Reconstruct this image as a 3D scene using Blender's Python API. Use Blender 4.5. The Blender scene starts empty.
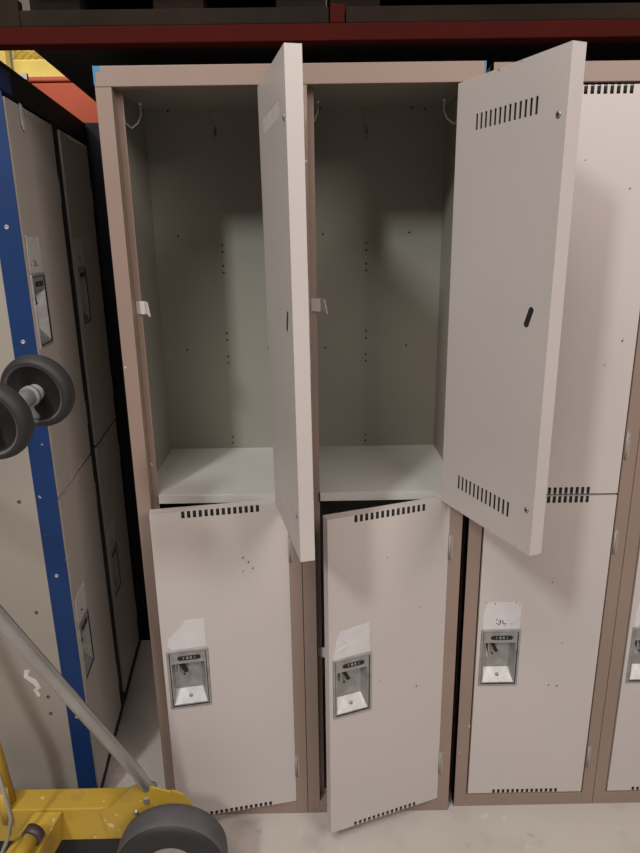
import bpy, math, random
from mathutils import Vector, Matrix
random.seed(4)
S = bpy.context.scene
COL = S.collection
PI = math.pi

# ------------------------------------------------------------------ materials
def mat(name, col, rough=.5, metal=0., var=.06, scale=6., bump=0., bscale=60., spec=.5, chips=0., chipcol=(.75,.74,.72), stains=None):
    m = bpy.data.materials.new(name); m.use_nodes = True
    nt = m.node_tree; nd = nt.nodes; lk = nt.links
    b = nd['Principled BSDF']
    b.inputs['Roughness'].default_value = rough; b.inputs['Metallic'].default_value = metal
    b.inputs['Specular IOR Level'].default_value = spec
    tc = nd.new('ShaderNodeTexCoord')
    n = nd.new('ShaderNodeTexNoise'); n.inputs['Scale'].default_value = scale; n.inputs['Detail'].default_value = 5
    lk.new(tc.outputs['Object'], n.inputs['Vector'])
    r = nd.new('ShaderNodeValToRGB')
    r.color_ramp.elements[0].position = .3; r.color_ramp.elements[1].position = .7
    r.color_ramp.elements[0].color = (*[c*(1-var) for c in col], 1)
    r.color_ramp.elements[1].color = (*[min(1, c*(1+var)) for c in col], 1)
    lk.new(n.outputs['Fac'], r.inputs['Fac'])
    out = r.outputs['Color']
    def layer(out, sc, lo, hi, c2, amt, det=3):
        n2 = nd.new('ShaderNodeTexNoise'); n2.inputs['Scale'].default_value = sc; n2.inputs['Detail'].default_value = det
        lk.new(tc.outputs['Object'], n2.inputs['Vector'])
        mr = nd.new('ShaderNodeMapRange'); mr.inputs[1].default_value = lo; mr.inputs[2].default_value = hi
        mr.inputs[3].default_value = 0; mr.inputs[4].default_value = amt
        lk.new(n2.outputs['Fac'], mr.inputs[0])
        mx = nd.new('ShaderNodeMix'); mx.data_type = 'RGBA'
        lk.new(mr.outputs[0], mx.inputs[0]); lk.new(out, mx.inputs[6]); mx.inputs[7].default_value = (*c2, 1)
        return mx.outputs[2]
    if chips: out = layer(out, 48, .775, .79, chipcol, chips, 1)
    if stains:
        for st in stains: out = layer(out, *st)
    lk.new(out, b.inputs['Base Color'])
    if bump:
        n3 = nd.new('ShaderNodeTexNoise'); n3.inputs['Scale'].default_value = bscale
        lk.new(tc.outputs['Object'], n3.inputs['Vector'])
        bp = nd.new('ShaderNodeBump'); bp.inputs['Strength'].default_value = bump; bp.inputs['Distance'].default_value = .002
        lk.new(n3.outputs['Fac'], bp.inputs['Height']); lk.new(bp.outputs['Normal'], b.inputs['Normal'])
    return m

M = {}
M['door'] = mat('beige_enamel', (.515,.468,.448), .42, 0, .035, 2.5)
M['row_door'] = mat('pale_enamel', (.50,.455,.42), .42, 0, .05, 2.5)
M['frame'] = mat('taupe_enamel', (.262,.188,.155), .42, 0, .05, 4, chips=.5)
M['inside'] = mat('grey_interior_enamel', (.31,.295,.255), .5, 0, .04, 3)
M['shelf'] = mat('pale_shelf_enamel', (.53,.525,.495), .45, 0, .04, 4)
M['end'] = mat('taupe_beige_enamel', (.30,.265,.235), .5, 0, .05, 2.5)
M['hook'] = mat('bright_hook_steel', (.75,.75,.72), .3, .6, .05)
M['shaded_navy'] = mat('shaded_navy_enamel', (.004,.006,.014), .6, 0, .1, 5, spec=.25)  # blue frames darkened: shade between the banks is put into this colour
M['blue'] = mat('blue_enamel', (.006,.030,.115), .5, 0, .12, 5, chips=.3, spec=.3)
M['shade_and_marks'] = mat('door_shade_and_dark_marks', (.012,.011,.010), .9, 0, .1)  # shade of the door hollow as a colour; also dark marks and lever
M['chrome'] = mat('satin_nickel', (.42,.415,.41), .5, .7, .18, 40, bump=.15, bscale=90)
M['black'] = mat('black_plastic', (.012,.012,.012), .5)
M['rubber'] = mat('black_rubber', (.022,.021,.022), .62, 0, .15, 12, bump=.1)
M['dusty'] = mat('dusty_grey_rubber', (.085,.08,.085), .75, 0, .15, 14, bump=.1)
M['steel'] = mat('dull_steel_tube', (.46,.46,.45), .36, .75, .15, 8)
M['grey'] = mat('grey_plastic', (.27,.27,.28), .5, 0, .1, 20)
M['yellow'] = mat('yellow_enamel', (.50,.32,.04), .42, 0, .1, 6, stains=[(9,.52,.62,(.20,.13,.05),.45,6),(45,.68,.71,(.72,.65,.42),.6,2)])
M['red'] = mat('red_rack_enamel', (.045,.0035,.002), .9, 0, .15, 4, spec=.15)
M['wood'] = mat('dark_worn_wood', (.017,.011,.008), .9, 0, .35, 7, bump=.3, spec=.15)
M['darkdeck'] = mat('black_decking', (.010,.009,.009), .9, 0, .2)
M['floor'] = mat('concrete', (.47,.43,.395), .75, 0, .06, 3, bump=.12, bscale=35,
                 stains=[(7,.55,.72,(.33,.30,.265),.5,7),(24,.64,.70,(.58,.56,.52),.5,5),(11,.66,.72,(.22,.20,.18),.5,8)])
M['sticker'] = mat('white_sticker', (.62,.60,.61), .35, 0, .05, 30)
M['torn'] = mat('torn_sticker', (.60,.56,.56), .4, 0, .12, 60)
M['bluetape'] = mat('light_blue_tape', (.035,.20,.40), .5)
M['orange'] = mat('orange_plastic', (.50,.085,.035), .45, 0, .1, 6)
M['crate'] = mat('yellow_crate_plastic', (.70,.55,.14), .5, 0, .08, 8)
M['pinkbeam'] = mat('pale_pink_beam', (.55,.36,.25), .6)
M['wall'] = mat('grey_wall', (.35,.33,.30), .9, 0, .05)
M['ring'] = mat('dark_plum_ring', (.05,.035,.045), .5)

# ------------------------------------------------------------------ mesh helpers
class MB:
    def __init__(s, *mats): s.v=[]; s.f=[]; s.mi=[]; s.sm=[]; s.mats=list(mats)
    def k(s, m):
        if m not in s.mats: s.mats.append(m)
        return s.mats.index(m)
    def face(s, pts, m, smooth=False):
        b=len(s.v); s.v += [tuple(p) for p in pts]; s.f.append(tuple(range(b,b+len(pts)))); s.mi.append(s.k(m)); s.sm.append(smooth)
    def hexa(s, P, m):
        b=len(s.v); s.v += [tuple(p) for p in P]
        for q in ((0,3,2,1),(4,5,6,7),(0,1,5,4),(1,2,6,5),(2,3,7,6),(3,0,4,7)):
            s.f.append(tuple(b+i for i in q)); s.mi.append(s.k(m)); s.sm.append(False)
        return s
    def box(s, x0,x1,y0,y1,z0,z1, m):
        return s.hexa([(x0,y0,z0),(x1,y0,z0),(x1,y1,z0),(x0,y1,z0),(x0,y0,z1),(x1,y0,z1),(x1,y1,z1),(x0,y1,z1)], m)
    def grid(s, a0,a1,b0,b1,c0,c1, holes, m, axes='xzy'):
        """plate spanning a,b with thickness c0..c1 and rectangular holes (a0,a1,b0,b1)"""
        A=sorted({a0,a1,*[min(max(h[i],a0),a1) for h in holes for i in (0,1)]})
        B=sorted({b0,b1,*[min(max(h[i],b0),b1) for h in holes for i in (2,3)]})
        def P(a,b,c):
            d={axes[0]:a,axes[1]:b,axes[2]:c}; return (d['x'],d['y'],d['z'])
        keep=set()
        for i in range(len(A)-1):
            for j in range(len(B)-1):
                ca=(A[i]+A[i+1])/2; cb=(B[j]+B[j+1])/2
                if not any(h[0]<ca<h[1] and h[2]<cb<h[3] for h in holes): keep.add((i,j))
        for (i,j) in keep:
            a,aa,b,bb=A[i],A[i+1],B[j],B[j+1]
            s.face([P(a,b,c0),P(aa,b,c0),P(aa,bb,c0),P(a,bb,c0)],m)
            s.face([P(a,b,c1),P(a,bb,c1),P(aa,bb,c1),P(aa,b,c1)],m)
            for (di,dj,p,q) in ((-1,0,(a,b),(a,bb)),(1,0,(aa,b),(aa,bb)),(0,-1,(a,b),(aa,b)),(0,1,(a,bb),(aa,bb))):
                if (i+di,j+dj) not in keep:
                    s.face([P(*p,c0),P(*q,c0),P(*q,c1),P(*p,c1)],m)
        return s
    def tube(s, pts, r, m, n=14, cap=True, r1=None):
        pts=[Vector(p) for p in pts]; N=len(pts)
        t0=(pts[1]-pts[0]).normalized(); ref=Vector((0,0,1)) if abs(t0.z)<.9 else Vector((1,0,0))
        u=t0.cross(ref).normalized(); base=len(s.v)
        for i,p in enumerate(pts):
            t=(pts[min(i+1,N-1)]-pts[max(i-1,0)]).normalized()
            u=(u-t*u.dot(t)).normalized(); w=t.cross(u)
            rr=r if r1 is None else r+(r1-r)*i/(N-1)
            for k in range(n):
                a=2*PI*k/n; s.v.append(tuple(p+(u*math.cos(a)+w*math.sin(a))*rr))
        for i in range(N-1):
            for k in range(n):
                a=base+i*n+k; b=base+i*n+(k+1)%n
                s.f.append((a,b,b+n,a+n)); s.mi.append(s.k(m)); s.sm.append(True)
        if cap:
            s.f.append(tuple(base+k for k in reversed(range(n)))); s.mi.append(s.k(m)); s.sm.append(False)
            s.f.append(tuple(base+(N-1)*n+k for k in range(n))); s.mi.append(s.k(m)); s.sm.append(False)
        return s
    def lathe(s, prof, c, ax, m, n=48, mats=None):
        """prof: (radius, offset along axis), closed shape around axis ax at c"""
        c=Vector(c); ax=Vector(ax).normalized(); ref=Vector((0,0,1)) if abs(ax.z)<.9 else Vector((1,0,0))
        u=ax.cross(ref).normalized(); w=ax.cross(u); base=len(s.v); L=len(prof)
        for k in range(n):
            a=2*PI*k/n; d=u*math.cos(a)+w*math.sin(a)
            for (r,h) in prof: s.v.append(tuple(c+d*max(r,1e-5)+ax*h))
        for k in range(n):
            for i in range(L-1):
                a=base+k*L+i; b=base+((k+1)%n)*L+i
                s.f.append((a,a+1,b+1,b)); s.mi.append(s.k(mats[i] if mats else m)); s.sm.append(True)
        return s
    def disc(s, c, r, ax, m, h=.001, n=12): return s.lathe([(0,0),(r,0),(r*.9,h),(0,h)], c, ax, m, n)
    def prism(s, poly, y0, y1, m):
        """poly of (x,z) extruded from y0 to y1"""
        s.face([(x,y0,z) for x,z in poly], m); s.face([(x,y1,z) for x,z in reversed(poly)], m)
        for i in range(len(poly)):
            a=poly[i]; b=poly[(i+1)%len(poly)]
            s.face([(a[0],y0,a[1]),(a[0],y1,a[1]),(b[0],y1,b[1]),(b[0],y0,b[1])], m)
        return s
    def build(s, name, parent=None, loc=None, rz=None, bevel=0, fix=True):
        me=bpy.data.meshes.new(name); me.from_pydata(s.v,[],s.f)
        for m in s.mats: me.materials.append(M[m])
        for p,i,q in zip(me.polygons,s.mi,s.sm): p.material_index=i; p.use_smooth=q
        import bmesh
        bm=bmesh.new(); bm.from_mesh(me); bmesh.ops.remove_doubles(bm,verts=bm.verts,dist=1e-6)
        if fix: bmesh.ops.recalc_face_normals(bm,faces=bm.faces)
        bm.to_mesh(me); bm.free()
        o=bpy.data.objects.new(name,me); COL.objects.link(o)
        if parent: o.parent=parent
        if loc is not None: o.location=loc
        if rz is not None: o.rotation_euler=(0,0,rz)
        if bevel:
            b=o.modifiers.new('bevel','BEVEL'); b.width=bevel; b.segments=2; b.limit_method='ANGLE'
        return o
def tag(o, label=None, cat=None, group=None, kind=None):
    if label: o['label']=label
    if cat: o['category']=cat
    if group: o['group']=group
    if kind: o['kind']=kind
    return o
def empty(name, loc, rz=0):
    o=bpy.data.objects.new(name,None); COL.objects.link(o); o.location=loc; o.rotation_euler=(0,0,rz); o.empty_display_size=.1
    return o

# ------------------------------------------------------------------ lockers
PITCH=.381; T=.028; ZT=1.787; ZS=.915; ZB=.043
NS=14
def slot_spans(u0,u1,n=NS,ratio=.58):
    p=(u1-u0)/(n-1+ratio); return [(u0+i*p, u0+i*p+p*ratio) for i in range(n)]

def handle_mesh(parent, w, zc, seed=0):
    """recessed pull; x local to the door (hinge at 0, free edge at -w), zc = bottom of the plate"""
    rnd=random.Random(seed)
    x0=-w+.008; x1=x0+.101; z0=zc; z1=zc+.165
    mb=MB('chrome','black','shade_and_marks')
    # bezel ring standing 2.5 mm proud of the door
    ox0,ox1,oz0,oz1 = x0+.011,x1-.011,z0+.011,z1-.038
    def ring(a,b,ya,yb,m='chrome'):
        (ax0,ax1,az0,az1),(bx0,bx1,bz0,bz1)=a,b
        A=[(ax0,ya,az0),(ax1,ya,az0),(ax1,ya,az1),(ax0,ya,az1)]
        B=[(bx0,yb,bz0),(bx1,yb,bz0),(bx1,yb,bz1),(bx0,yb,bz1)]
        for i in range(4):
            j=(i+1)%4; mb.face([A[i],A[j],B[j],B[i]],m)
    P0=(x0,x1,z0,z1); P1=(x0+.002,x1-.002,z0+.002,z1-.002); P2=(x0+.006,x1-.006,z0+.006,z1-.006); P3=(x0+.008,x1-.008,z0+.008,z1-.008)
    ring(P0,P1,.001,-.0035); ring(P1,P2,-.0035,-.0035); ring(P2,P3,-.0035,-.0012,'shade_and_marks')
    O=(ox0,ox1,oz0,oz1)
    # plate between bezel and pocket mouth
    mb.grid(P3[0],P3[1],P3[2],P3[3],-.0013,-.0003,[(ox0,ox1,oz0,oz1)],'chrome')
    # pocket, floor of it slopes
    I=(ox0+.005,ox1-.009,oz0+.030,oz1-.001)
    ring(O,I,-.0012,.021)
    mb.face([(I[0],.021,I[2]),(I[1],.021,I[2]),(I[1],.021,I[3]),(I[0],.021,I[3])],'chrome')
    # stamped lock window on the header strip
    cx=(x0+x1)/2+.003; cz=z1-.0235
    mb.prism([(cx-.021+.007*math.cos(a)-.0, cz+.0058*math.sin(a)) for a in [2*PI*k/10 for k in range(10)]],-.0024,-.0012,'black')
    mb.prism([(cx+.021+.007*math.cos(a), cz+.0058*math.sin(a)) for a in [2*PI*k/10 for k in range(10)]],-.0024,-.0012,'black')
    mb.box(cx-.021,cx+.021,-.0022,-.0012,cz+.004,cz+.0058,'black'); mb.box(cx-.021,cx+.021,-.0022,-.0012,cz-.0058,cz-.004,'black')
    mb.box(cx-.012,cx-.007,-.0022,-.0012,cz-.005,cz+.005,'black'); mb.box(cx-.001,cx+.002,-.0022,-.0012,cz-.005,cz+.005,'black')
    mb.box(cx+.007,cx+.012,-.0022,-.0012,cz-.005,cz+.005,'black')
    # latch lever hanging in the pocket
    lx=I[0]+.012; lz=oz1-.006
    mb.hexa([(lx,.006,lz),(lx+.009,.006,lz),(lx+.009,.016,lz),(lx,.016,lz),
             (lx+.012,.006,lz-.026),(lx+.021,.006,lz-.024),(lx+.021,.016,lz-.024),(lx+.012,.016,lz-.026)],'shade_and_marks')
    mb.box(lx-.004,lx+.0,.012,.021,lz-.03,lz-.004,'chrome')
    # rivet on the sloping floor and dimples at the back
    ym=.010
    mb.disc((cx-.003,ym-.001,oz0+.0155),.0045,(0,-1,.8),'chrome',.0022,12); mb.disc((cx-.003,ym-.0034,oz0+.0175),.0012,(0,-1,.8),'shade_and_marks',.0004,8)
    mb.disc((I[0]+.022,.0205,I[2]+.04),.003,(0,-1,0),'shade_and_marks',.0004,8)
    return mb.build('recessed_handle',parent)

def sticker_mesh(parent, w, zc, style, seed):
    rnd=random.Random(seed)
    x0=-w+.012; x1=x0+.092; z0=zc; z1=zc+.078
    mb=MB('sticker','torn','shade_and_marks')
    if style=='torn_left':
        poly=[(x0+.012,z0),(x1,z0+.002),(x1,z1),(x0+.045,z1),(x0+.040,z1-.010),(x0+.030,z1-.022),(x0+.018,z1-.032),(x0+.006,z1-.045),(x0,z0+.014)]
        mb.prism(poly,-.0009,-.0001,'sticker')
        for k in range(14):
            t=rnd.random(); cx=x0+.006+t*.036+rnd.uniform(-.004,.004); cz=z1-.040+t*.038+rnd.uniform(-.005,.003)
            s=rnd.uniform(.0012,.003); mb.prism([(cx-s,cz),(cx,cz-s*.7),(cx+s,cz+s*.3),(cx,cz+s)],-.0014,-.0001,'torn')
    elif style=='peeled':
        poly=[(x0-.002,z0-.002),(x1,z0+.001),(x1,z1),(x0+.05,z1-.003),(x0+.018,z1-.008),(x0+.006,z1-.028)]
        mb.prism(poly,-.0010,-.0001,'sticker')
        mb.prism([(x0+.014,z1-.012),(x0+.018,z1-.009),(x0+.030,z1-.040),(x0+.027,z1-.043)],-.0018,-.0001,'torn')
        mb.prism([(x0+.012,z1-.056),(x0+.014,z1-.060),(x0+.030,z1-.050),(x0+.028,z1-.047)],-.0022,-.0001,'sticker')
        mb.box(x1-.0025,x1,-.0016,-.0001,z0+.03,z1,'torn')
    else:
        poly=[(x0,z0),(x1,z0),(x1+.001,z1-.004),(x1-.006,z1),(x0+.062,z1-.003),(x0+.03,z1),(x0+.006,z1-.003),(x0-.001,z0+.04)]
        mb.prism(poly,-.0009,-.0001,'sticker')
        mb.box(x0+.035,x0+.066,-.0014,-.0001,z1-.008,z1-.003,'torn')
        mb.prism([(x1-.010,z1-.004),(x1-.001,z1-.001),(x1-.002,z1-.019),(x1-.007,z1-.014)],-.0015,-.0001,'torn')
        for k in range(16):
            cx=x0+.004+rnd.random()*.084; cz=z0+rnd.choice((rnd.uniform(.002,.03),rnd.uniform(.060,.078))); q=rnd.uniform(.001,.0028)
            mb.prism([(cx-q,cz-q*.6),(cx+q*.5,cz-q),(cx+q,cz+q*.4),(cx-q*.3,cz+q)],-.0013,-.0001,rnd.choice(('torn','end','end')))
        # worn remains of a handwritten number
        cx=x0+.032; cz=z0+.014
        for (a,b,c,d) in ((0,.012,.004,.015),(.001,.004,.004,.001),(.006,-.002,.012,.004),(.012,.004,.010,.013),(.016,.012,.018,.002),(.018,.002,.026,.001),(.006,.008,.010,.010)):
            L=math.hypot(c-a,d-b); nx,nz=-(d-b)/L*.0009,(c-a)/L*.0009
            mb.prism([(cx+a+nx,cz+b+nz),(cx+a-nx,cz+b-nz),(cx+c-nx,cz+d-nz),(cx+c+nx,cz+d+nz)],-.0013,-.0001,'shade_and_marks')
    return mb.build('number_sticker',parent)

def make_door(bank, hx, y, ang, w, z0, z1, upper, style='worn', seed=0, skin='door', lean=0):
    hz=(1.272 if upper else .390)
    us=slot_spans(.066,.243)
    top=[(-b,-a,z1-.017,z1+.01) for a,b in us]; bot=[(-b,-a,z0-.01,z0+(.017 if upper else .012)) for a,b in us]
    hole=(-w+.010,-w+.107,hz+.002,hz+.163)
    mb=MB(skin,'shade_and_marks','chrome')
    mb.grid(-w,0,z0,z1,0,.0015,top+bot+[hole],skin)
    inn=[(-b,-a,z1-.092,z1-.064) for a,b in slot_spans(.062,.232,13,.5)]+[(-b,-a,z0+.052,z0+.084) for a,b in slot_spans(.060,.232,13,.5)]
    mb.grid(-w,0,z0,z1,T-.0015,T,inn,skin)
    mb.grid(-w,0,.0015,T-.0015,z1-.0015,z1,[(-b,-a,-1,.0038) for a,b in us],skin,'xyz')
    mb.grid(-w,0,.0015,T-.0015,z0,z0+.0015,[(-b,-a,-1,.0038) for a,b in us],skin,'xyz')
    mb.box(-w,-w+.0015,.0015,T-.0015,z0+.0015,z1-.0015,skin); mb.box(-.0015,0,.0015,T-.0015,z0+.0015,z1-.0015,skin)
    mb.grid(-w+.002,-.002,z0+.002,z1-.002,.0042,.0047,[hole],'shade_and_marks')  # near-black sheets paint the shade behind the slots
    mb.box(-.245,-.062,.0018,.0040,z0+.0018,z0+.012,'shade_and_marks'); mb.box(-.245,-.062,.0018,.0040,z1-.012,z1-.0018,'shade_and_marks')
    mb.box(-w+.002,-.002,T-.0040,T-.0035,z0+.002,z1-.002,'shade_and_marks')
    # screws and the oval access hole on the inner skin
    for zz in (z1-.100,z0+.088):
        mb.disc((-w+.018,T,zz),.006,(0,1,0),'chrome',.0015,12); mb.disc((-w+.018,T+.0015,zz),.0026,(0,1,0),'shade_and_marks',.0003,8)
    cx,cz=-(w-.052),hz+.090; A=math.radians(68)
    pts=[]
    for k in range(16):
        a=2*PI*k/16; px=.0065*math.cos(a)+(.013 if math.cos(a)>0 else -.013); pz=.0065*math.sin(a)
        pts.append((cx-(px*math.cos(A)-pz*math.sin(A)), cz+px*math.sin(A)+pz*math.cos(A)))
    mb.prism(pts,T-.0002,T+.0004,'shade_and_marks')
    rnd=random.Random(seed)
    # flaked spots along edges and scuffs on the outer face
    for k in range(5):
        zz=rnd.choice((z0+.002,z1-.002)); xx=-rnd.uniform(.02,w-.02); s=rnd.uniform(.0015,.003)
        mb.prism([(xx-s,zz-s*.6),(xx+s,zz-s*.8),(xx+s*.7,zz+s*.6),(xx-s*.5,zz+s*.7)],T,T+.0003,'chrome')
    for k in range(4):
        zz=rnd.uniform(z0+.3,z1-.1); xx=-rnd.uniform(.03,w*.6); s=rnd.uniform(.0012,.0024)
        mb.prism([(xx-s,zz-s),(xx+s*.4,zz-s*.8),(xx+s,zz+s*1.6),(xx-s*.2,zz+s)],-.0003,0,'shade_and_marks')
    d=mb.build('door',bank,(hx,y,0),ang)
    if lean:   # door sagging a little out of plumb on its hinges
        n=Vector((-math.sin(ang),math.cos(ang),0)); d.rotation_euler=(-lean,0,ang); d.location=Vector((hx,y,0))-n*(lean*z0)
    handle_mesh(d,w,hz,seed); sticker_mesh(d,w,hz+.166,style,seed)
    return d

def coat_hook(parent, pts, side):
    mb=MB('hook'); mb.tube(pts,.0022,'hook',8); 
    mb.disc(Vector(pts[-1])-Vector((0,0,.002)),.004,(0,-.5,1),'hook',.004,10)
    mb.disc(pts[0],.008,(1 if side<0 else -1,0,0),'hook',.0015,12)
    return mb.build('coat_hook',parent)

def make_bank(name, loc, rz, ncol, doors, frame='frame', skin='door', H=1.829, left=.032, proud=0., railz=1.792, D=.381, gap=0, corner_tape=()):
    b=empty(name,loc,rz); W=ncol*PITCH
    dw=(.350-.0015)-(left+.0015)
    # outer cabinet
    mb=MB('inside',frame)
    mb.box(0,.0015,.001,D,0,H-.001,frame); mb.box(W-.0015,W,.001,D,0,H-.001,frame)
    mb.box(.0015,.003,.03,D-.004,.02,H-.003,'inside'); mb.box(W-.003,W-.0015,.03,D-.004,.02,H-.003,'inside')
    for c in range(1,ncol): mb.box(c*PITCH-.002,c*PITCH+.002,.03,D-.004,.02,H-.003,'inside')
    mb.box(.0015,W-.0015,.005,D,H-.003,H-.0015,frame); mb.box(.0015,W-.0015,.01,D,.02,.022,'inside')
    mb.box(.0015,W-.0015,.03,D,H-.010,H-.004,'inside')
    mb.build('cabinet_body',b)
    bp=MB('inside','shade_and_marks')
    bp.box(.002,W-.002,D-.004,D-.0025,.022,H-.004,'inside')
    for c in range(ncol):
        for (x,z) in ((.1800,1.490),(.1800,1.472),(.1800,1.437),(.1800,1.419),(.1800,1.258),(.1800,1.239),(.1800,1.193),(.1800,1.175),(.1800,.960),(.1800,.942),
                      (.065,1.514),(.293,1.515),(.068,1.214),(.292,1.216),(.062,1.815),(.293,1.815),(.325,1.812),(.179,1.800),(.179,1.783)):
            bp.disc((c*PITCH+x,D-.004,z),.0028,(0,-1,0),'shade_and_marks',.0004,8)
    bp.build('back_panel',b)
    for c in range(ncol):
        o=c*PITCH; g=.0007
        l=o+(g if c else 0); r=o+PITCH-(g if c<ncol-1 else 0)
        li=o+(left if c==0 else .032) if left<.03 else o+left
        fb=MB(frame)
        fb.box(l,li,0,.0295,0,railz-.0005,frame); fb.box(o+.350,r,0,.0295,0,railz-.0005,frame)
        fb.box(l+.001,o+.045,.0295,.031,ZB-.01,railz+.01,frame); fb.box(o+.338,r-.001,.0295,.031,ZB-.01,railz+.01,frame)
        fb.box(li,o+.350,0,.0295,0,ZB-.0055,frame); fb.box(o+.045,o+.338,.0295,.031,.0,ZB+.008,frame)
        fb.build('frame',b,bevel=.0012)
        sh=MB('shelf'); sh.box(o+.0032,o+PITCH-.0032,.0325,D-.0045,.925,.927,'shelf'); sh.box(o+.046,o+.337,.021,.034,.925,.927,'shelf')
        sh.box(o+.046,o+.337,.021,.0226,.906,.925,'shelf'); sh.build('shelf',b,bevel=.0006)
        for zz in ((1.355,.48)):
            st=MB(skin)
            x0=o+.0452
            st.hexa([(x0-.012,.0285,zz-.005),(x0+.008,.022,zz-.005),(x0+.008,.0235,zz-.005),(x0-.012,.030,zz-.005),
                     (x0-.012,.0285,zz+.023),(x0+.008,.022,zz+.023),(x0+.008,.0235,zz+.023),(x0-.012,.030,zz+.023)],skin)
            st.hexa([(x0+.008,.022,zz-.002),(x0+.022,.004,zz-.009),(x0+.0235,.0055,zz-.009),(x0+.0095,.0235,zz-.002),
                     (x0+.008,.022,zz+.023),(x0+.016,.012,zz+.021),(x0+.0175,.0135,zz+.021),(x0+.0095,.0235,zz+.023)],skin)
            st.build('strike_plate',b)
        for (za,zb) in ((.762,.822),(.128,.194),(1.004,1.066),(1.60,1.66)):
            hg=MB('chrome')
            hg.tube([(o+.3525,-.0030,za),(o+.3525,-.0030,zb)],.0028,'end',10)
            hg.box(o+.3525,o+.361,-.0018,0,za,zb,'end')
            for k in range(2): hg.disc((o+.357,-.0024,za+.012+(zb-za-.024)*k),.002,(0,-1,0),'chrome',.0008,8)
            hg.tube([(o+.3525,-.0030,zb),(o+.3525,-.0030,zb+.003)],.0026,'chrome',8)
            hg.build('hinge',b)
        # coat hooks: one on each side wall of the upper space and one on the back
        for sgn in (-1,1):
            X=(lambda q: o+q) if sgn<0 else (lambda q: o+PITCH-q)
            coat_hook(b,[(X(.004),.135,1.795),(X(.012),.133,1.790),(X(.016),.130,1.770),(X(.020),.128,1.748),(X(.032),.128,1.738),(X(.046),.130,1.748),(X(.054),.131,1.765),(X(.054),.13,1.786)],sgn)
        hk=MB('steel'); hk.box(o+.174,o+.184,D-.0056,D-.004,1.775,1.808,'steel')
        hk.tube([(o+.179,D-.005,1.778),(o+.178,D-.03,1.765),(o+.177,D-.040,1.775)],.0016,'steel',8); hk.tube([(o+.179,D-.006,1.775),(o+.179,D-.02,1.745),(o+.179,D-.028,1.752)],.0022,'steel',8)
        hk.build('coat_hook',b)
    rl=MB(frame); rl.box(0,W,-.0008,.030,railz,H,frame); rl.build('top_rail',b,bevel=.0012)
    for sx in corner_tape:
        tp=MB('bluetape')
        if sx==0:
            tp.box(0.001,.013,-.0013,-.0006,H-.009,H-.0005,'bluetape'); tp.box(-.0006,.001,-.001,.02,railz+.004,H+.0005,'bluetape'); tp.box(0.001,.0035,-.0013,-.0006,H-.030,H-.009,'bluetape')
        else:
            tp.box(W-.0025,W,-.0013,-.0006,railz+.001,H-.0005,'bluetape'); tp.box(W,W+.0006,-.001,.02,railz+.001,H,'bluetape')
        tp.build('corner_tape',b)
    # doors
    for c in range(ncol):
        o=c*PITCH
        for upper in (True,False):
            ang,style,seed=doors[c][0 if upper else 1]
            lw=.3462-(left+.0050) if c==0 or left>.03 else .3462-.0370
            z0,z1=(ZS+.001+gap,ZT) if upper else (ZB,ZS-.002-gap)
            if ang>.02: lw=(.300 if c else .296) if upper else (.307 if c else .313)
            make_door(b,o+.3462 if ang<.02 else o+(.352 if ang>1.9 else .350),-proud if ang<.02 else -.001,ang,lw,z0,z1,upper,style,seed,skin,lean=.0065 if (upper and 1.5<ang<1.9) else 0)
    return b

R=math.radians
bank=make_bank('locker_bank',(0,0,0),0,2,[((R(102.5),'worn',1),(R(10),'torn_left',2)),((R(112.6),'worn',3),(R(19.3),'peeled',4))],corner_tape=(0,1))
tag(bank,'taupe framed two-column metal locker bank with all four beige doors standing open','locker')
bank2=make_bank('locker_bank',(.7805,.012,0),0,2,[((0,'worn',5),(0,'worn',6)),((0,'worn',7),(0,'worn',8))],gap=.0012,corner_tape=())
tag(bank2,'taupe framed metal locker bank with closed beige doors, behind the wide open door at right','locker')

# row standing at right angles, blue
dr=Vector((-.105,1,0)).normalized(); nn=Vector((dr.y,-dr.x,0)); rot=math.atan2(dr.y,dr.x)
ob=Vector((-.198,.04,0))-dr*.0045-nn*.004
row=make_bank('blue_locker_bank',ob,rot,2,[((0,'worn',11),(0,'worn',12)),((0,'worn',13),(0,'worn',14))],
              frame='shaded_navy',skin='row_door',H=1.857,left=.004,proud=.005,gap=.003,railz=1.796,D=.40)
tag(row,'blue framed metal locker bank side-on at left with closed pale doors receding from view','locker')
e=MB('end','shade_and_marks','chrome')
e.box(-.0025,-.0002,.045,.395,.01,1.80,'end')
for (y,z) in ((.083,.916),(.083,.619),(.086,.371),(.086,.319),(.20,.90),(.20,1.30),(.20,.60)):
    e.lathe([(.0022,0),(.0045,0),(.004,.0012),(.0022,.0012)],(-.0025,y,z),(-1,0,0),'shade_and_marks',12)
e.build('end_panel',row)
e=MB('torn'); e.v=[]; 
for poly in ([(.120,.455),(.128,.440),(.108,.425),(.100,.400),(.108,.395),(.116,.412),(.138,.436),(.134,.458)],[(.112,.402),(.104,.380),(.110,.372),(.120,.395)]):
    e.face([(-.0034,a,b) for a,b in poly],'torn'); e.face([(-.0026,a,b) for a,b in reversed(poly)],'torn')
    for i in range(len(poly)):
        a,b=poly[i],poly[(i+1)%len(poly)]; e.face([(-.0034,*a),(-.0034,*b),(-.0026,*b),(-.0026,*a)],'torn')
tag(e.build('tape_remnant',row),'torn yellowed tape remnant')
e=MB('blue','chrome'); e.box(-.0035,-.0002,-.0045,.045,.0,1.795,'blue')
for z in (1.535,1.293,.717,.302): e.lathe([(.0,0.0002),(.0022,.0002),(.0026,.0012),(.0046,.0012),(.0050,0)],(-.0035,.022,z),(-1,0,0),'chrome',12)
e.build('end_post',row,bevel=.001)
e=MB('blue'); e.box(-.002,.075,-.0016,-.0009,1.800,1.845,'blue'); e.build('corner_cap',row)
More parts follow.
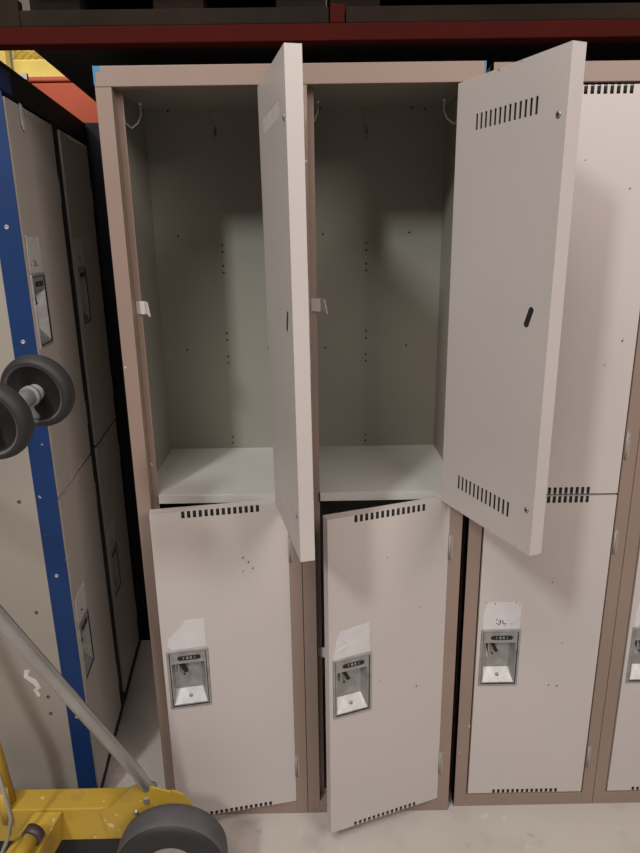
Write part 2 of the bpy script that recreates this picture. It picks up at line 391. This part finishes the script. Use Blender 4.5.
e=MB('sticker'); e.box(.090,.108,-.0085,-.0075,1.745,1.790,'sticker'); e.box(.096,.1085,-.0092,-.0078,1.738,1.755,'sticker'); tag(e.build('tape_strip',row),'white tape strip')
e=MB('sticker'); e.box(.192,.206,-.003,.012,1.8575,1.870,'sticker'); tag(e.build('tape_strip',row),'small white tape tab')

row2=make_bank('blue_locker_bank',ob+dr*.775+nn*.20,rot,1,[((0,'worn',21),(0,'worn',22))],frame='shaded_navy',skin='row_door',H=1.862,left=.004,proud=.005,railz=1.796,D=.40)
tag(row2,'dark blue locker bank end jutting out in the shadow behind the left bank','locker')

# ------------------------------------------------------------------ pallet rack over the lockers
rk=empty('pallet_rack',(-2.4,0,0))
X0=-2.4
def rb(name,bx,m,bevel=.002):
    mb=MB(m)
    for q in bx: mb.box(q[0]-X0,q[1]-X0,*q[2:],m)
    return mb.build(name,rk,bevel=bevel)
rb('beam',[(-2.35,2.6,.0,.04,1.867,1.897)],'red'); rb('beam',[(-2.35,2.6,1.30,1.35,1.860,1.897)],'red')
rb('toe_board',[(-2.35,-.1305,.004,.026,1.8975,1.945),(-.130,.4575,.004,.026,1.8975,1.926),(.4905,2.6,.004,.026,1.8975,1.926)],'wood')
rb('beam_clip',[(.460,.488,.002,.03,1.8975,1.93)],'red')
for x in (-2.4,2.6):
    for y in (.0,1.28): rb('upright',[(x,x+.07,y,y+.07,0,3.0)],'red')
dk=MB('darkdeck')
def dp(x,y,z): return (x-X0,y,z)
dk.hexa([dp(-.138,.052,1.878),dp(2.5,.052,1.878),dp(2.5,1.298,1.878),dp(-.234,1.298,1.878),dp(-.138,.052,1.895),dp(2.5,.052,1.895),dp(2.5,1.298,1.895),dp(-.234,1.298,1.895)],'darkdeck')
dk.build('decking',rk)
tag(rk,'red steel storage rack spanning above the lockers with black decking','rack')
def pallet(x0,x1,label):
    mb=empty('wooden_pallet',((x0+x1)/2,.6,1.8975)); w=(x1-x0)/2
    def pb(name,bs):
        q=MB('wood')
        for s in bs: q.box(*s,'wood')
        return q.build(name,mb,bevel=.002)
    pb('bottom_board',[(-w,w,-.57,-.48,0,.027)]); pb('bottom_board',[(-w,w,-.05,.05,0,.027)]); pb('bottom_board',[(-w,w,.45,.55,0,.027)])
    for sx in (-w+.001,-.05,w-.101): pb('stringer',[(sx,sx+.1,-.53,.54,.0275,.10)])
    for k in range(7): pb('deck_board',[(-w,w,-.59+k*.165,-.59+k*.165+.12,.1005,.125)])
    return tag(mb,label,'pallet')
pallet(-.135,.455,'dark worn wooden pallet on the rack, left of the red clip')
pallet(.4605,2.3,'dark worn wooden pallet on the rack, right of the red clip')

# ------------------------------------------------------------------ things behind, seen through the gap at the top left
bin_=empty('orange_bin',(-.43,1.06,1.8635))
q=MB('orange'); 
a,b_,h=.20,.14,.135
q.hexa([(-a,-b_,0),(a,-b_,0),(a,b_,0),(-a,b_,0),(-a-.01,-b_-.01,h),(a+.01,-b_-.01,h),(a+.01,b_+.01,h),(-a-.01,b_+.01,h)],'orange'); q.build('tub',bin_,bevel=.006)
q=MB('orange'); q.box(-a-.018,a+.018,-b_-.018,b_+.018,h+.0005,h+.016,'orange'); q.build('lid',bin_,bevel=.005)
tag(bin_,'orange plastic bin lying on top of the rear blue locker bank','bin')
fr=empty('storage_rack',(-1.9,3,0))
q=MB('pinkbeam'); q.box(.0,1.9,-.03,.02,2.430,2.472,'pinkbeam'); q.build('beam',fr,bevel=.003)
q=MB('pinkbeam'); q.box(.0,1.9,.77,.82,2.430,2.472,'pinkbeam'); q.build('beam',fr,bevel=.003)
for x in (.455,1.85):
    for y in (-.10,.83):
        q=MB('crate'); q.box(x,x+.06,y,y+.06,0,3.2,'crate'); q.build('upright',fr,bevel=.003)
for zz in (1.0,):
    q=MB('pinkbeam'); q.box(.0,1.9,-.03,.82,1.0,1.03,'pinkbeam'); q.build('shelf',fr)
tag(fr,'storage rack with yellow uprights and a pale beam far behind the blue locker bank','rack')
cr=empty('yellow_crate',(-1.02,3.35,2.4725))
q=MB('crate'); q.box(-.37,.37,-.35,.30,0,.105,'crate'); q.build('base',cr,bevel=.006)
q=MB('crate')
for k in range(17):
    x=-.36+k*.0445
    for g in (-1,1):
        xe=x+g*.10
        if abs(xe)<=.37: q.tube([(x,-.345,.107),(xe,-.345,.215)],.005,'crate',6)
q.box(-.37,.37,-.352,-.338,.213,.24,'crate'); q.box(-.37,.37,.29,.30,.1055,.24,'crate'); q.box(-.37,-.36,-.337,.289,.1055,.24,'crate'); q.box(.36,.37,-.337,.289,.1055,.24,'crate')
q.build('lattice_side',cr)
tag(cr,'yellow plastic crate with lattice sides on the far storage rack','crate')

# ------------------------------------------------------------------ yellow cart in the foreground at left
ct=empty('hand_truck',(-.12,-.2,0))
def L(p): return (p[0]+.12,p[1]+.2,p[2])
def tb(name,pts,r,m,**k):
    return MB(m).tube([L(p) for p in pts],r,m,**k).build(name,ct)
q=MB('yellow')
q.box(-.50,.118,.038,.10,.105,.200,'yellow'); q.build('base_beam',ct,bevel=.003)   # local coords
# bracket plates around the wheel
q=MB('yellow','chrome','shade_and_marks')
prof=[(-.095,.118),(-.110,.200),(-.090,.206),(-.030,.268),(-.010,.275),(.060,.252),(.066,.255),(.090,.243),(.108,.218),(.106,.196),(.088,.188),(.03,.150),(-.02,.118)]
q.prism([(x+.12,z) for x,z in prof],.030,.036,'yellow')
q.box(.124,.20,.036,.055,.225,.231,'yellow')
for (x,z) in ((-.024,.196),(.028,.200),(.060,.205)): q.lathe([(0,.005),(.0045,.005),(.0065,0)],(x+.12,.030,z),(0,-1,0),'chrome',10)
q.box(.118,.130,.026,.030,.222,.236,'chrome')
q.build('wheel_bracket',ct)
# big wheel
wc=(.190,-.030,.127); ax=(.04,-1,0)
q=MB('rubber','dusty')
prof=[(.060,-.030),(.072,-.036),(.100,-.0385),(.114,-.0375),(.1235,-.030),(.1268,-.012),(.1268,.012),(.1235,.030),(.114,.0375),(.100,.0385),(.072,.036),(.060,.030),(.060,-.030)]
mm=['rubber','rubber','rubber','rubber','dusty','dusty','dusty','rubber','rubber','rubber','rubber','rubber']
q.lathe(prof,wc,ax,'rubber',56,mm); whl=q.build('wheel',ct)
q=MB('yellow','steel')
q.lathe([(.0605,-.02),(.056,-.026),(.030,-.014),(.022,-.030),(0,-.030)],wc,ax,'steel',32); q.lathe([(.0605,.022),(.056,.028),(.030,.016),(.022,.034),(0,.034)],wc,ax,'steel',32)
q.lathe([(0,.044),(.009,.044),(.010,.030)],wc,ax,'steel',12)
q.build('wheel_hub',whl)
tb('axle',[(.064,-.25,.125),(.064,-.12,.125)],.008,'steel')
# diagonal grey strut
st0=Vector((.012,-.158,.255)); st1=Vector((-.1377,-.40,.873)); dd=(st1-st0)
pts=[(.018,-.152,.246),(.004,-.158,.258),tuple(st0+dd*.06+Vector((-.004,0,0))),tuple(st0+dd*.12),tuple(st1),tuple(st0+dd*1.45)]
tb('strut',pts,.0140,'steel')
# uprights leaving the frame at the left, and the cross tube that carries the casters
tb('upright',[(-.340,-.135,.19),(-.352,-.140,.38),(-.60,-.30,1.30)],.016,'yellow')
tb('upright',[(-.334,-.166,.17),(-.338,-.160,.255)],.012,'yellow')
C1=Vector((-.0535,-.3156,1.259)); C2=Vector((-.0725,-.4449,1.2439)); ad=(C2-C1).normalized()
tb('caster_arm',[tuple(C2+ad*.03),tuple(C2+ad*.05+Vector((-.03,0,0))),(-.25,-.50,1.24),tuple(st0+dd*1.45),(-.60,-.30,1.30)],.013,'steel')
for i,(c,sg) in enumerate(((C1,1),(C2,1))):
    r=.0635
    q=MB('rubber','dusty')
    hp=[(.014,.006),(.045,.006),(.048,.015),(.0515,.0175),(.0565,.0165),(.0615,.011),(.0635,.003)]
    prof=[(a,-b) for a,b in hp]+[(a,b) for a,b in reversed(hp)]+[(.014,-.006)]
    q.lathe(prof,L(c),ad,'rubber',48,['black','black','dusty','rubber','rubber','rubber','rubber','rubber','rubber','rubber','dusty','black','black','black'])
    w_=q.build('caster_wheel',ct)
    h=MB('grey'); h.lathe([(0,-.020),(.012,-.020),(.0145,-.017),(.0145,.017),(.012,.020),(0,.020)],L(c),ad,'grey',20); h.build('hub',w_)
q=MB('grey'); q.tube([L(C1+ad*.0205),L(C2-ad*.0205)],.0145,'grey',16); q.tube([L(C1+ad*.0205),L(C1+ad*.030)],.0175,'grey',16); q.build('caster_axle',ct)
# forward arm, roller with dark collar, wire hook
q=MB('yellow'); q.hexa([L(p) for p in [(-.335,-.38,.085),(-.255,-.38,.085),(-.212,-.1625,.11),(-.269,-.1625,.11),(-.335,-.38,.165),(-.250,-.38,.165),(-.202,-.1625,.196),(-.269,-.1625,.196)]],'yellow'); q.build('fork_arm',ct,bevel=.003)
q=MB('ring','yellow'); q.tube([L((-.238,-.225,.207)),L((-.243,-.245,.205))],.023,'ring',20); q.tube([L((-.2431,-.2451,.205)),L((-.272,-.36,.190))],.0185,'yellow',20); q.build('roller',ct)
q=MB('steel'); q.tube([L(p) for p in [(-.300,-.25,.46),(-.284,-.25,.39),(-.278,-.25,.321),(-.275,-.25,.271),(-.286,-.25,.223),(-.310,-.25,.171),(-.36,-.25,.15)]],.0045,'steel',10); q.build('wire_hook',ct)
q=MB('black'); q.box(-.45,.06,.045,.11,.0,.1045,'black'); q.build('under_beam_shade',ct,bevel=.003)  # added black block standing in for the shade under the base beam
tag(ct,'yellow steel hand truck with grey strut and black rubber wheels at lower left','hand truck')

# ------------------------------------------------------------------ room shell
q=MB('floor'); q.box(-7,7,-7,6,-.06,0,'floor'); tag(q.build('floor'),kind='structure')
q=MB('wall'); q.box(-7,7,6,6.1,0,5,'wall'); tag(q.build('wall_back'),kind='structure')

# ------------------------------------------------------------------ light
wd=bpy.data.worlds.new('w'); S.world=wd; wd.use_nodes=True
wd.node_tree.nodes['Background'].inputs[0].default_value=(1,.86,.76,1); wd.node_tree.nodes['Background'].inputs[1].default_value=.045
def area(name,loc,target,sx,sy,power,col):
    l=bpy.data.lights.new(name,'AREA'); l.shape='RECTANGLE'; l.size=sx; l.size_y=sy; l.energy=power; l.color=col
    o=bpy.data.objects.new(name,l); COL.objects.link(o); o.location=loc
    o.rotation_euler=(Vector(target)-Vector(loc)).to_track_quat('-Z','Y').to_euler(); return o
area('ceiling_lamp_key',(-1.45,-3.45,4.15),(.3,0,1.2),.35,.6,92,(.97,1,.97))
area('ceiling_lamp_front',(-.35,-2.1,4.3),(.3,0,.8),1.5,1.3,58,(1,.88,.82))
area('ceiling_lamp_right',(2.4,-2.9,3.2),(0,0,1.2),1.4,1.4,68,(1,.90,.84))
area('ceiling_lamp_far',(-1.2,2.4,4.4),(-1.2,3,2.5),1.2,1.2,60,(1,.93,.82))

# ------------------------------------------------------------------ camera
cx,cy,cz,p,yaw,roll,f=.421,-1.3937,1.5001,.2822,.0057,-.015,644.087
fw=Vector((math.sin(yaw)*math.cos(p),math.cos(yaw)*math.cos(p),-math.sin(p)))
r_=Vector((math.cos(yaw),-math.sin(yaw),0)); u_=r_.cross(fw)
r2=r_*math.cos(roll)+u_*math.sin(roll); u2=-r_*math.sin(roll)+u_*math.cos(roll)
cam=bpy.data.cameras.new('camera'); co=bpy.data.objects.new('camera',cam); COL.objects.link(co)
mt=Matrix((r2,u2,-fw)).transposed().to_4x4(); mt.translation=(cx,cy,cz); co.matrix_world=mt
cam.sensor_fit='HORIZONTAL'; cam.sensor_width=36; cam.lens=36*f/640; cam.clip_start=.02
S.camera=co
S.view_settings.view_transform='Standard'; S.view_settings.look='None'; S.view_settings.gamma=1; S.view_settings.use_curve_mapping=False
S.view_settings.exposure=.12
